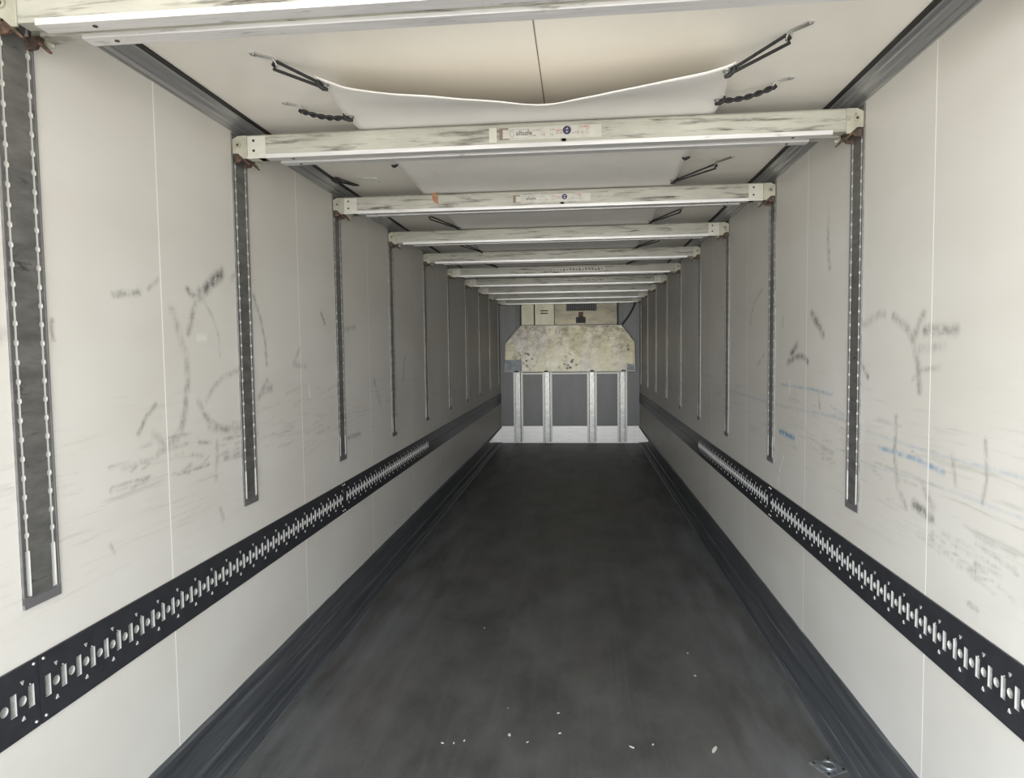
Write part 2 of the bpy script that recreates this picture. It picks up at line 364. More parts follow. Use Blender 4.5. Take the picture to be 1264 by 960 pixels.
SL= [(0.9, 0.0298, [(2.578, 1.994), (2.498, 1.945), (2.422, 1.898)]), (0.55, 0.0198, [(2.411, 1.898), (2.369, 1.829), (2.338, 1.755)]), (0.35, 0.0219, [(2.24, 1.836), (2.281, 1.739), (2.316, 1.667), (2.32, 1.58)]), (0.5, 0.0217, [(2.32, 1.58), (2.292, 1.465), (2.257, 1.396), (2.203, 1.367)]), (0.3, 0.009, [(2.427, 1.893), (2.501, 1.821), (2.543, 1.744), (2.549, 1.665)]), (0.55, 0.0144, [(1.944, 1.86), (2.068, 1.875)]), (0.5, 0.0139, [(2.843, 1.925), (2.903, 1.823), (2.942, 1.715), (2.944, 1.624)]), (0.4, 0.0208, [(2.946, 1.55), (2.863, 1.483)]), (0.4, 0.0246, [(2.985, 1.519), (2.903, 1.502)]), (0.5, 0.0124, [(2.033, 1.424), (2.073, 1.472), (2.127, 1.508)]), (0.45, 0.0181, [(2.383, 1.501), (2.449, 1.419), (2.547, 1.376), (2.709, 1.364)]), (0.3, 0.0152, [(2.727, 1.612), (2.562, 1.584), (2.481, 1.541), (2.438, 1.497)]), (0.4, 0.0149, [(2.502, 1.334), (2.486, 1.194)]), (0.3, 0.0228, [(1.855, 1.319), (2.022, 1.329), (2.205, 1.338), (2.398, 1.333)]), (0.3, 0.0205, [(2.174, 1.359), (2.111, 1.412)]), (1, 0.013, [(3.613, 1.892), (3.669, 1.837)]), (0.8, 0.0101, [(1.696, 1.769), (1.694, 1.743)]), (0.9, 0.0061, [(1.697, 1.735), (1.701, 1.717)]), (0.4, 0.0183, [(1.535, 1.735), (1.536, 1.719)]), (0.6, 0.0169, [(2.338, 1.909), (2.383, 1.887)]), (0.4, 0.0068, [(1.879, 1.108), (1.898, 1.075)]), (0.3, 0.0159, [(2.687, 2.002), (2.659, 1.976)]), (0.3, 0.0128, [(2.169, 1.927), (2.114, 1.892)]), (0.25, 0.021, [(1.945, 1.322), (2.148, 1.3), (2.51, 1.285)]), (0.35, 0.0158, [(3.317, 1.697), (3.232, 1.617), (3.392, 1.605)]), (0.35, 0.015, [(2.507, 1.068), (2.528, 1.024)]), (0.5, 0.0224, [(6.231, 1.926), (6.292, 1.837)]), (0.35, 0.0194, [(3.968, 1.809), (4.177, 1.831)]), (0.4, 0.0256, [(5.406, 1.634), (5.313, 1.44)]), (0.5, 0.0197, [(4.003, 1.155), (4.235, 1.151)]), (0.3, 0.0331, [(4.558, 1.475), (4.697, 1.296)])]
SR= [(0.5, 0.0193, [(2.434, 1.775), (2.335, 1.731), (2.295, 1.686), (2.261, 1.614), (2.247, 1.533)]), (0.55, 0.0215, [(2.232, 1.771), (2.28, 1.711)]), (0.6, 0.0229, [(2.22, 1.72), (2.047, 1.718)]), (0.25, 0.0208, [(2.253, 1.665), (2.11, 1.67)]), (0.4, 0.0106, [(2.29, 1.567), (2.235, 1.599), (2.13, 1.607)]), (0.8, 0.0265, [(3.252, 1.822), (3.165, 1.774), (3.103, 1.73)]), (0.8, 0.0251, [(3.557, 1.638), (3.456, 1.686)]), (0.7, 0.0205, [(3.609, 1.596), (3.454, 1.627), (3.358, 1.628), (3.299, 1.602)]), (0.4, 0.0153, [(4.103, 2.011), (4.303, 1.939), (4.379, 1.819)]), (0.5, 0.0218, [(3.06, 2.134), (3.036, 2.01)]), (0.45, 0.017, [(2.402, 1.433), (2.408, 1.308), (2.38, 1.202), (2.321, 1.147)]), (0.4, 0.0113, [(1.894, 1.419), (1.883, 1.324), (1.898, 1.256)]), (0.6, 0.0127, [(2.679, 1.598), (2.627, 1.558)]), (0.3, 0.0216, [(2.7, 1.751), (2.548, 1.786), (2.502, 1.784)]), (0.5, 0.0112, [(3.154, 1.474), (3.13, 1.396)]), (0.8, 0.0211, [(2.267, 1.167), (2.156, 1.148)]), (0.7, 0.0092, [(1.952, 0.961), (1.91, 0.959)]), (0.35, 0.0128, [(1.848, 1.097), (1.724, 1.147)]), (0.35, 0.026, [(2.208, 1.237), (2.157, 1.185)]), (0.4, 0.0132, [(3.687, 1.827), (3.699, 1.781)]), (0.3, 0.0145, [(3.093, 1.231), (2.968, 1.221)]), (0.3, 0.016, [(3.422, 1.083), (3.281, 1.127)]), (0.35, 0.0201, [(2.018, 1.065), (1.734, 1.094)]), (0.3, 0.0122, [(2.052, 1.362), (2.027, 1.273)]), (0.3, 0.0197, [(4.055, 1.629), (4.197, 1.57)])]
SB= [(1, 0.0216, [(3.738, 1.225), (3.49, 1.222)]), (0.55, 0.0137, [(2.527, 1.312), (2.263, 1.314), (2.093, 1.301)]), (0.45, 0.0119, [(3.732, 1.477), (3.261, 1.479), (2.978, 1.471)]), (0.25, 0.0079, [(2.691, 1.357), (2.165, 1.35), (1.734, 1.353)]), (0.25, 0.0137, [(4.964, 1.367), (3.773, 1.361), (2.707, 1.386)]), (0.2, 0.0078, [(2.686, 1.234), (2.114, 1.256), (1.729, 1.255)])]

def streaks(seed, n, y0, y1, z0, z1, slope, a):
    r = random.Random(seed); out = []
    for _ in range(n):
        y, z, l = r.uniform(y0, y1), r.uniform(z0, z1), r.uniform(.04, .22)
        out.append((r.uniform(.4, 1)*a, r.uniform(.004, .010), [(y, z), (y+l, z+slope*l+r.uniform(-.02, .02))]))
    return out
SL = [s for s in SL if not (s[1] > .02 and s[0] < .31 and len(s[2]) > 2 and s[2][0][1] < 1.33)] + streaks(4, 34, 1.85, 2.65, 1.24, 1.40, .05, .5) + streaks(6, 18, 2.8, 3.7, 1.15, 1.5, .1, .3)
SR = [s for s in SR if not (s[2][0][1] < 1.12 and s[1] > .012)] + streaks(8, 26, 1.72, 2.1, 1.03, 1.16, .1, .35) + streaks(9, 24, 2.1, 3.6, 1.15, 1.42, .08, .3)
SL = [(a, w*1.35, p) for a, w, p in SL]; SR = [(a, w*1.35, p) for a, w, p in SR]
wall('wall_left', XL, -1, SL, [], [(.5, .022, [(2.396, 1.735), (2.447, 1.736)]), (.9, .012, [(3.42, 1.50), (3.43, 1.44)])])
wall('wall_right', XR, 1, SR, SB, [(.8, .012, [(3.57, 1.50), (3.575, 1.44)]), (.7, .012, [(3.66, 1.10), (3.72, 1.02), (3.75, .93)])])
b = MB(); b.box((XL-.08, Y_OPEN, -.12), (XR+.08, D+.1, 0)); tag(b.build('floor', M['floor']), kind='structure')
b = MB(); b.box((XL-.08, Y_OPEN, ZC), (XR+.08, D+.1, ZC+.1)); tag(b.build('ceiling', M['ceiling']), kind='structure')
b = MB(); b.box((XL-.08, D, 0), (XR+.08, D+.1, ZC))

tag(b.build('wall_back', M['bulk']), kind='structure')
for k, (a_, c_, z0_, z1_) in enumerate(((XL+.008, XL+.035, .31, ZC-.001), (XR-.035, XR-.008, .31, ZC-.001), (-.006, .006, .31, 1.28))):
    b = MB(); b.box((a_, D-.008, z0_), (c_, D, z1_)); tag(b.build('trim_%d' % (5+k), M['bulk']), kind='structure')
for nm, x, s in (('baseboard_left', XL, 1), ('baseboard_right', XR, -1)):
    b = MB()
    prof = [(0, .303), (.005, .302), (.009, .290), (.009, .262), (.006, .258), (.007, .14), (.011, .130), (.011, .115), (.007, .108), (.008, .055), (.013, .045), (.014, .030), (.018, .012), (.026, .004), (.026, 0), (0, 0)]
    ys = [Y_OPEN] + [1.2 + .12*i for i in range(60)] + [D]
    ring = []
    for i, y in enumerate(ys):
        j = (random.random()-.5)*.004 if 0 < i < len(ys)-1 else 0
        ring.append([(x + s*p, y, z + (j if z > .25 else 0)) for p, z in prof])
    n = len(prof)
    vs = [q for r in ring for q in r]
    fs = [(i*n+k, i*n+(k+1) % n, (i+1)*n+(k+1) % n, (i+1)*n+k) for i in range(len(ys)-1) for k in range(n)]
    b.add(vs, fs + [tuple(range(n)), tuple(range(len(vs)-n, len(vs)))])
    tag(b.build(nm, M['kick']), kind='structure')
# aluminium cove between wall and ceiling, with black seal
for i, (x, s) in enumerate(((XL, 1), (XR, -1))):
    b = MB()
    prof = [(0, 2.581), (.010, 2.579), (.014, 2.583), (.030, 2.588), (.033, 2.585), (.037, 2.590), (.052, 2.597), (.055, 2.594), (.059, 2.600), (.071, 2.607), (.077, 2.609), (.077, ZC), (0, ZC)]
    b.prism([(x + s*p, z) for p, z in prof], 1, Y_OPEN, D)
    tag(b.build('trim_%d' % (2*i+1), M['cove']), kind='structure')
    b = MB(); b.box((min(x + s*.077, x + s*.094), Y_OPEN, ZC-.006), (max(x + s*.077, x + s*.094), D, ZC))
    tag(b.build('trim_%d' % (2*i+2), M['seal']), kind='structure')

# ------------------------------------------------------------------ lashing rails
def rail_section(side, y0, y1, slotted, label):
    x, s = (XL, 1) if side == 'left' else (XR, -1)
    t = thing('lashing_rail', (x, (y0+y1)/2, .719), label, 'rail', 'black lashing rails along the side walls')
    org = (x, (y0+y1)/2, .719); ym = org[1]
    P = lambda u, v, w: (s*w, u - ym, v - .719)
    b = MB(); y0 += .002; y1 -= .002
    if not slotted:
        b.box(tuple(map(min, P(y0, .719, 0), P(y1, .900, .006))), tuple(map(max, P(y0, .719, 0), P(y1, .900, .006))))
        b.prism([(P(0, .80, .006)[0], .074), (P(0, .8, .010)[0], .078), (P(0, .8, .010)[0], .094), (P(0, .8, .006)[0], .098)], 1, y0-ym, y1-ym)
        b.build('face_plate', M['rail'], t); return t
    pitch = .0553; ivs = []; u = y0; k = 0
    first = 1.613 - pitch*math.floor((1.613 - y0 - .02)/pitch)
    holes = []
    c = first
    while c < y1 - .02:
        holes.append(('s', c)); 
        if c + pitch/2 < y1 - .02: holes.append(('c', c + pitch/2))
        c += pitch
    for kind, c in holes:
        if kind == 's':
            ivs.append((u, c-.0095, 0, 0)); ivs.append((c-.0095, c+.0095, .0285, .0285)); u = c + .0095
        else:
            r = .0125; ivs.append((u, c-r, 0, 0)); N = 8
            hs = [r*math.sin(math.pi*j/N) for j in range(N+1)]
            us = [c - r*math.cos(math.pi*j/N) for j in range(N+1)]
            for j in range(N): ivs.append((us[j], us[j+1], hs[j], hs[j+1]))
            u = c + r
    ivs.append((u, y1, 0, 0))
    holed(b, [.810], ivs, .719, .900, P, .006)
    # pressed rivets above and below every second round hole
    cs = [c for kk, c in holes if kk == 'c']
    for c in cs:
        if round((c - 1.641)/pitch) % 2 == 0:
            for zz, up_ in ((.857, 1), (.765, -1)):
                pts = [(c-.0052, zz+.0045*up_), (c+.0052, zz+.0045*up_), (c+.001, zz-.006*up_)]
                v = [P(a, q, .006) for a, q in pts] + [P(a*1.0, q, .0085) for a, q in pts]
                b.add(v, [(0, 1, 2), (3, 4, 5), (0, 1, 4, 3), (1, 2, 5, 4), (2, 0, 3, 5)], 1)
            for yy, zz in ((c+.0135, .842),):
                b.disc(P(yy+.011, zz, .006), (s, 0, 0), .0022, .002, 6, 1)
    b.build('face_plate', [M['rail'], M['pale_steel']], t)
    b = MB(); b.box(tuple(map(min, P(y0, .775, 0), P(y1, .845, .0008))), tuple(map(max, P(y0, .775, 0), P(y1, .845, .0008))))
    b.build('channel_back', M['bare'], t)
    for ye in (y0+.014, y1-.014):
        if Y_OPEN + .1 < ye < 6.1:
            for zz in (.888, .735):
                b = MB(); b.disc(P(ye, zz, .006), (s, 0, 0), .004, .003, 10, 0, .003); b.build('rivet', M['pale_steel'], t)
    return t
secs = [(Y_OPEN, 1.585, 'nearest the open doors'), (1.585, 3.88, 'below the second and third beams'), (3.88, 6.17, 'last slotted length before the plain rail')]
for side in ('left', 'right'):
    for a, c, w in secs:
        rail_section(side, a, c, True, 'black slotted rail on the %s wall, %s' % (side, w))
    rail_section(side, 6.17, D, False, 'plain black rail without slots on the %s wall, running on to the far end' % side)

# ------------------------------------------------------------------ wall tracks
def make_track():
    t = thing('wall_track', (0, 0, 1.034), '', 'track', 'vertical beam tracks on the side walls')
    P = lambda u, v, w: (w, v, u - 1.034)
    b = MB(); ivs = [(1.046, 1.062, 0, 0)]
    ivs.append((1.062, 1.180, .0075, .0075)); u = 1.180; z = 1.221
    while z < 2.54:
        ivs += [(u, z-.008, .0032, .0032), (z-.008, z-.004, .0032, .0075), (z-.004, z+.004, .0075, .0075), (z+.004, z+.008, .0075, .0032)]
        u = z + .008; z += .0488
    ivs += [(u, 2.566, .0032, .0032), (2.566, 2.574, 0, 0)]
    holed(b, [-.042, .042], ivs, -.061, .061, P, .005)
    # raised edge beads and centre web
    for v in (-.061, .057): b.box((.005, v, 1.046-1.034), (.0065, v+.004, 2.574-1.034), 2)
    b.build('face_plate', [M['track'], M['pale_steel'], M['track_foot']], t)
    for v in (-.042, .042):
        b = MB(); b.box((0, v-.009, 1.058-1.034), (.0012, v+.009, 2.57-1.034)); b.build('slot_liner', M['pale_steel'], t)
    b = MB(); b.prism([(-.061, 0), (.061, 0), (.061, .030), (.050, .030), (.046, .024), (-.038, .024), (-.042, .030), (-.061, .030)], 0, 0, .0068)
    b.build('foot_plate', M['track_foot'], t)
    return t
track = make_track(); NB = 10
order = ['nearest', 'second', 'third', 'fourth', 'fifth', 'sixth', 'seventh', 'eighth', 'ninth', 'farthest']
used = False
for i in range(NB):
    for side in ('left', 'right'):
        o = track if not used else copy_tree(track); used = True
        o.location = (XL if side == 'left' else XR, Y0 + i*S, 1.034)
        o.rotation_euler = (0, 0, 0 if side == 'left' else math.pi)
        o['label'] = 'vertical slotted metal track on the %s wall, under the %s end of the %s beam' % (side, side, order[i])

# ------------------------------------------------------------------ decking beams
ZB = 2.468
def make_beam(capL, capR):
    t = thing('decking_beam', (0, 0, ZB), '', 'beam', 'decking beams spanning wall to wall under the ceiling')
    b = MB(); hx = 1.168
    b.prism([(-.058, .006), (-.018, .006), (-.018, .032), (.012, .032), (.012, .006), (.058, .006), (.058, .085), (.053, .092), (-.053, .092), (-.058, .085)], 0, -hx, hx)
    for v in (-.0592, .0582): b.box((-hx, v, .074), (hx, v+.001, .077))
    b.build('beam_body', M['beam'], t)
    for a, c, e in ((-.064, -.020, 0), (.014, .058, .06)):
        b = MB()
        b.prism([(a, -.004), (c, -.004), (c, .006), (a+.004, .006), (a+.004, .012), (a, .012)], 0, -hx+.05+e, hx-.05-e)
        for xx in (-.98, .98): b.disc((xx, (a+c)/2, -.004), (0, 0, -1), .006, .0015, 10, 1)
        b.build('bottom_flange', [M['beam_rail'], M['dark']], t)
    for sg, cap in ((-1, capL), (1, capR)):
        # adapter head that hooks into the track
        b = MB()
        b.prism([(sg*1.228, .078), (sg*1.205, .090), (sg*1.166, .090), (sg*1.166, -.002), (sg*1.182, -.002), (sg*1.206, .020), (sg*1.228, .020)], 1, -.062, -.054)
        b.prism([(sg*1.228, .078), (sg*1.205, .090), (sg*1.166, .090), (sg*1.166, -.002), (sg*1.182, -.002), (sg*1.206, .020), (sg*1.228, .020)], 1, .054, .062)
        b.box((min(sg*1.166, sg*1.225), -.054, .070), (max(sg*1.166, sg*1.225), .054, .078))
        b.build('end_bracket', M['bracket'], t, .002)
        b = MB(); b.disc((sg*1.203, -.062, .052), (0, -1, 0), .012, .005, 14, 0); b.ring((sg*1.203, -.067, .052), (0, 1, 0), .008, .002, 12, 0); b.disc((sg*1.203, -.067, .052), (0, -1, 0), .005, .001, 10, 1)
        b.build('pivot_bolt', [M['bracket'], M['latch']], t)
        for yy in (-.042, .042):
            b = MB()
            b.prism([(sg*1.228, .020), (sg*1.186, .020), (sg*1.188, .006), (sg*1.164, -.020), (sg*1.169, -.023), (sg*1.196, .000), (sg*1.204, -.010), (sg*1.228, -.012)], 1, yy-.005, yy+.005)
            b.build('latch_hook', M['latch'], t)
        if cap:
            b = MB(); x0, x1 = (-1.164, -1.088) if sg < 0 else (1.088, 1.164)
            b.box((x0, -.0615, .008), (x1, -.058, .086))
            b.box((x0, -.066, -.004), (x1, -.020, .008))
            for zz in (.068, .028): b.disc(((x0+x1)/2 - .012, -.0615, zz), (0, -1, 0), .0058, .001, 10, 1)
            b.build('end_cap', [M['cap'], M['ink']], t, .0015)
    return t
def text_mesh(txt, size, loc, mat, parent, name='lettering'):
    c = bpy.data.curves.new(name, 'FONT'); c.body = txt; c.size = size; c.extrude = .0002; c.align_x = 'LEFT'
    tmp = bpy.data.objects.new('tmp', c); COL.objects.link(tmp)
    dg = bpy.context.evaluated_depsgraph_get(); me = bpy.data.meshes.new_from_object(tmp.evaluated_get(dg))
    bpy.data.objects.remove(tmp); me.materials.clear(); me.materials.append(mat)
    o = bpy.data.objects.new(name, me); COL.objects.link(o); o.parent = parent; o.location = loc; o.rotation_euler = (math.pi/2, 0, 0)
    return o
def sticker(t, x0, x1, z0, z1, faded):
    """information label on the beam's front face"""
    yf = -.0592; b = MB(); rnd = random.Random(3)
    b.box((x0, yf-.0006, z0), (x1, yf, z1), 0)
    w = x1 - x0; g = yf - .0006
    def q(a, c, e, f, mi): b.box((x0+a*w, g-.0004, z0+c*(z1-z0)), (x0+e*w, g, z0+f*(z1-z0)), mi)
    q(0, .02, .035, .98, 1); q(.035, .86, .09, .98, 1); q(.035, .03, .10, .12, 1)
    q(.05, .80, .30, .84, 2); q(.05, .10, .28, .13, 2)
    for (a, c, n_) in ((.33, .72, 5), (.33, .30, 2), (.42, .34, 2), (.50, .72, 3), (.50, .30, 2), (.56, .62, 4), (.56, .42, 4), (.78, .85, 6)):
        for k in range(n_):
            ww = rnd.uniform(.006, .014); q(a + k*.017, c - .05, a + k*.017 + ww, c + .06, 2 if rnd.random() < .8 else 3)
    for k in range(5): q(.72+.022*k, .30+.08*(k % 2), .733+.022*k, .42+.06*(k % 3), 2)
    for k in range(3): q(.62-.01*k, -.30+.05*k, .66-.004*k, -.05+.02*k, 2)
    b.ring((x0+.125*w, g, z0+.5*(z1-z0)), (0, 1, 0), .20*(z1-z0), .0008, 16, 2)
    b.disc((x0+.665*w, g, z0+.62*(z1-z0)), (0, -1, 0), .34*(z1-z0), .0005, 20, 4)
    b.prism([(x0+.650*w, z0+.66*(z1-z0)), (x0+.672*w, z0+.82*(z1-z0)), (x0+.676*w, z0+.70*(z1-z0))], 1, g-.0008, g-.0005, 0)
    b.prism([(x0+.655*w, z0+.52*(z1-z0)), (x0+.680*w, z0+.56*(z1-z0)), (x0+.664*w, z0+.40*(z1-z0))], 1, g-.0008, g-.0005, 0)
    for zz, mi in ((.78, 3), (.42, 2)): b.ring((x0+.865*w, g, z0+zz*(z1-z0)), (0, 1, 0), .13*(z1-z0), .0009, 14, mi)
    o = b.build('label_sticker', [M['label'], M['label_dirt'], M['ink_grey'], M['ink_red'], M['ink_blue']], t)
    tag(o, 'worn printed label strip with a round dark blue symbol')
    text_mesh('allsafe', .55*(z1-z0), (x0+.165*w, g-.0006, z0+.36*(z1-z0)), M['ink'], o)
bb = {}
def beam_for(i):
    key = ((0, 0), (1, 0), (1, 1), (0, 1), (0, 0), (1, 0), (1, 1), (1, 0), (0, 1), (1, 1))[i]
    if key not in bb: bb[key] = make_beam(*key); return bb[key]
    return copy_tree(bb[key])
blabel = ['nearest decking beam, crossing the top left of the view with its underside showing',
 'second decking beam with a dirty white label strip in the middle, in front of the ceiling sheet',
 'third decking beam carrying a dry orange leaf near its left end',
 'fourth decking beam from the doors, white end plate at its right end only',
 'fifth decking beam from the doors, without end plates',
 'sixth decking beam from the doors, with a dark worn label in the middle',
 'seventh decking beam from the doors, with a dark label right of the middle',
 'eighth decking beam from the doors, third before the far wall',
 'ninth decking beam from the doors, next to last before the far wall',
 'last decking beam, right in front of the cooling unit']
beams = []
for i in range(NB):
    o = beam_for(i); o.location = (0, Y0 + i*S, ZB); o['label'] = blabel[i]; beams.append(o)
sticker(beams[1], -.135, .262, .026, .074, False)
sticker(beams[2], -.19, .24, .026, .070, True)
for i, (a, c) in ((5, (-.10, .45)), (6, (.0, .50))):
    b = MB(); b.box((a, -.0598, .030), (c, -.0592, .066), 0)
    rr = random.Random(i)
    for k in range(16):
        xx = a + .01 + k*(c-a-.02)/16; b.box((xx, -.0602, .034 + rr.uniform(0, .008)), (xx+(c-a)/26, -.0598, .062 - rr.uniform(0, .012)), 1)
    tag(b.build('label_sticker', [M['label'], M['label_dirt']], beams[i]), 'dark worn label strip')
b = MB()   # plain repaired patch left of the label on beam two
b.box((-.175, -.0605, .020), (-.145, -.0592, .076)); b.build('cover_patch', M['cap'], beams[1])

# ------------------------------------------------------------------ ceiling duct sheet
def sstep(a, b_, x):
    t = min(max((x-a)/(b_-a), 0), 1); return t*t*(3-2*t)
def sheet_hw(y, side):
    base = .635 + .055*sstep(2.12, 2.6, y)
    ph = ((y - Y0)/S) % 1.0
    w = base - (.022*math.sin(math.pi*ph)**2 if y > 2.8 else 0)
    return w if side > 0 else w + .012
HX = [-0.628, -0.537, -0.39, -0.135, -0.01, 0.06, 0.114, 0.188, 0.382, 0.525, 0.6, 0.637]
HZ = [2.536, 2.501, 2.474, 2.443, 2.426, 2.42, 2.424, 2.437, 2.466, 2.489, 2.507, 2.523]
def sheet_z(x, y):
    r = min(abs(x)/.66, 1)
    zf = float(np.interp(x/.655*.63, HX, HZ))
    ph = ((y - Y0)/S) % 1.0
    zr = 2.568 - (.018 if y > 2.75 else .0)*math.sin(math.pi*ph)**2*(1 - .35*r)
    k = sstep(2.08, 2.62, y)**.8
    z = zf*(1-k) + zr*k
    z += .004*mnoise.noise(Vector((x*5, y*3, 0)))*(1-k) + .002*mnoise.noise(Vector((x*8, y*8, 2)))*math.sin(math.pi*ph)
    return z
b = MB(); ys = [2.12 + .04*i for i in range(45)] + [3.92 + .1*i for i in range(80)]; ys = [y for y in ys if y < 11.7]; nx = 48
vs = []
for y in ys:
    for j in range(nx+1):
        f = j/nx*2-1; x = f*sheet_hw(y, f)
        yy = y
        if y < 2.5:   # front hem: corners pull forward a little
            yy = y - (.02*abs(f)**6)*(1-sstep(2.12, 2.5, y))
        vs.append((x, yy, sheet_z(x, y)))
b.add(vs, [(i*(nx+1)+j, i*(nx+1)+j+1, (i+1)*(nx+1)+j+1, (i+1)*(nx+1)+j) for i in range(len(ys)-1) for j in range(nx)], 0, True)
sheet = b.build('ceiling_duct_sheet', M['sheet'])
so = sheet.modifiers.new('solid', 'SOLIDIFY'); so.thickness = .0008; so.offset = 1
tag(sheet, 'long white fabric air duct sheet hung under the ceiling above the beams', 'sheet')
def grommet(x, y, z, sg):
    b = MB(); b.ring((x, y, z-.001), (0, .35, 1), .009, .003, 14)
    return b.build('eyelet', M['wire'], sheet)

# ------------------------------------------------------------------ cords and ceiling hooks
def rope(b, p0, p1, r, mode):
    p0, p1 = Vector(p0), Vector(p1); d = p1 - p0; L = d.length; t = d.normalized()
    u = t.cross(Vector((0, 0, 1))).normalized(); w = u.cross(t); N = 40
    for ph in (0, math.pi):
        pts = []
        for i in range(N+1):
            f = i/N
            sag = -.010*math.sin(math.pi*f) if mode == 'twisted' else 0
            if mode == 'twisted': a = ph + f*L/.034*math.pi; off = u*math.cos(a)*r*1.0 + w*math.sin(a)*r*1.0
            else: a = ph; off = w*math.cos(a)*r*(.8 + 1.6*(1-f))
            pts.append(p0 + d*f + off + Vector((0, 0, sag)))
        b.tube(pts, r, 7)
def cord(hook, eye, mode, label, r=.0048):
    hook, eye = Vector(hook), Vector(eye)
    b = MB(); rope(b, hook, eye, r, mode); t = (eye-hook).normalized()
    # loop round the hook and knot at the eyelet
    b.tube([hook + Vector((0, -.008, .004)), hook + t*-.008, hook + Vector((0, .008, -.004))], r, 8)
    k0 = eye - t*.012
    b.tube([k0 + Vector((0, -.014, .010)), k0 + Vector((0, -.006, -.004)), k0 + t*.014 + Vector((0, 0, -.007)), k0 + t*.030 + Vector((0, .004, -.004))], [r*1.1, r*1.5, r*1.5, r], 8)
    o = b.build('elastic_cord', M['cord']); return tag(o, label, 'cord', 'black elastic cords holding the ceiling sheet')
def hook(tip, root, label):
    """bent zinc wire loop screwed to the ceiling"""
    tip, root = Vector(tip), Vector(root); d = (root-tip); t = d.normalized(); u = t.cross(Vector((0, 0, 1))).normalized(); b = MB()
    zc = ZC - .0035
    pts = []
    for s_ in (-1, 1):
        line = [Vector((root.x, root.y, zc)) + u*s_*.007, Vector((tip.x, tip.y, zc)) + u*s_*.007 + t*.012, tip + u*s_*.006 + Vector((0, 0, -.002)), tip + u*s_*.004 - t*.004 + Vector((0, 0, -.012))]
        pts.append(line)
    b.tube(pts[0] + pts[1][::-1], .0028, 7)
    b.box((root.x-.009, root.y-.009, ZC-.005), (root.x+.009, root.y+.009, ZC)); b.disc((root.x, root.y, ZC-.005), (0, 0, -1), .005, .002, 8)
    o = b.build('ceiling_hook', M['wire']); return tag(o, label, 'hook', 'zinc wire hooks on the ceiling')
cords = [  # hook root, hook tip, eyelet y, mode, side, where
 ((-.843, 2.100), (-.795, 2.150), 2.150, 'double', -1, 'front left corner of the ceiling sheet'),
 ((-.926, 2.520), (-.880, 2.560), 2.550, 'twisted', -1, 'left edge of the sheet just before the second beam'),
 ((.845, 2.105), (.800, 2.165), 2.150, 'double', 1, 'front right corner of the ceiling sheet'),
 ((.915, 2.520), (.865, 2.550), 2.560, 'twisted', 1, 'right edge of the sheet just before the second beam'),
 ((.930, 3.50), (.868, 3.60), 3.72, 'double', 1, 'right edge of the sheet between the second and third beams'),
 ((-.90, 4.62), (-.850, 4.68), 4.90, 'double', -1, 'left edge of the sheet between the third and fourth beams'),
 ((.91, 4.64), (.855, 4.72), 4.88, 'double', 1, 'right edge of the sheet between the third and fourth beams'),
 ((-.90, 5.82), (-.845, 5.88), 6.10, 'double', -1, 'left edge of the sheet between the fourth and fifth beams'),
 ((.91, 5.86), (.855, 5.94), 6.06, 'double', 1, 'right edge of the sheet between the fourth and fifth beams'),
 ((-.90, 6.98), (-.845, 7.04), 7.22, 'double', -1, 'left edge of the sheet between the fifth and sixth beams'),
 ((.91, 6.98), (.855, 7.04), 7.20, 'double', 1, 'right edge of the sheet between the fifth and sixth beams')]
for root, tip, ye, mode, sg, where in cords:
    f = sg; x = sg*(sheet_hw(ye, sg) - .018); z = sheet_z(x, ye) - .004
    grommet(x, ye, z+.003, sg)
    tipz = ZC - .012
    hook((tip[0], tip[1], tipz), (root[0], root[1], ZC), 'zinc ceiling hook, ' + where)
    mode_t = {'double': 'doubled', 'twisted': 'twisted'}[mode]
    cord((tip[0], tip[1], tipz-.008), (x + sg*.010, ye, z-.003), mode, 'black %s cord, %s' % (mode_t, where), .0052 if ye < 3 else .0045)
hook((-.905, 3.66, ZC-.012), (-1.00, 3.64, ZC), 'empty zinc wire hook on the ceiling, left of the sheet, behind the second beam')
b = MB()   # black strap loop by the cove
b.box((-1.150, 3.60, ZC-.020), (-1.115, 3.66, ZC))
b.tube([(-1.12, 3.60, ZC-.012), (-1.095, 3.585, ZC-.018), (-1.045, 3.68, ZC-.024), (-1.04, 3.72, ZC-.020), (-1.075, 3.745, ZC-.012), (-1.12, 3.67, ZC-.012)], .005, 8)
tag(b.build('strap_buckle', M['seal']), 'black strap buckle fixed beside the left ceiling seal, before the third beam', 'buckle')
for sg, yy in ((-1, 2.95), (1, 3.24)):
    b = MB(); x = sg*(sheet_hw(yy, sg)-.004); z = sheet_z(x, yy)-.008
    if sg < 0: yy = 3.20
    b.tube([(x-.016, yy, z), (x-.006, yy+.004, z-.006), (x+.004, yy, z-.004), (x+.018, yy-.006, z+.001)], [.004, .007, .007, .004], 8)
    tag(b.build('cord_knot', M['cord']), 'short black cord knot on the %s edge of the sheet just behind the second beam' % ('left' if sg < 0 else 'right'), 'knot')

# ------------------------------------------------------------------ leaf on the third beam
b = MB(); cx, cy, cz = -.640, Y0+2*S-.0640, ZB+.080
pts = [(0, .040), (.012, .026), (.016, .008), (.026, -.004), (.022, -.026), (.030, -.048), (.012, -.040), (-.004, -.026), (-.010, -.006), (-.006, .018)]
vs = [(cx+a, cy-.004*math.sin(c*60), cz+c) for a, c in pts]; vs += [(x, y+.0012, z) for x, y, z in vs]; n = len(pts)
b.add(vs, [tuple(range(n)), tuple(range(2*n-1, n-1, -1))] + [(i, (i+1) % n, n+(i+1) % n, n+i) for i in range(n)])
b.tube([(cx, cy, cz+.038), (cx-.004, cy+.004, cz+.052)], .0012, 6)
tag(b.build('dry_leaf', M['leaf']), 'dry orange brown leaf stuck to the front of the third beam near its left end', 'leaf')

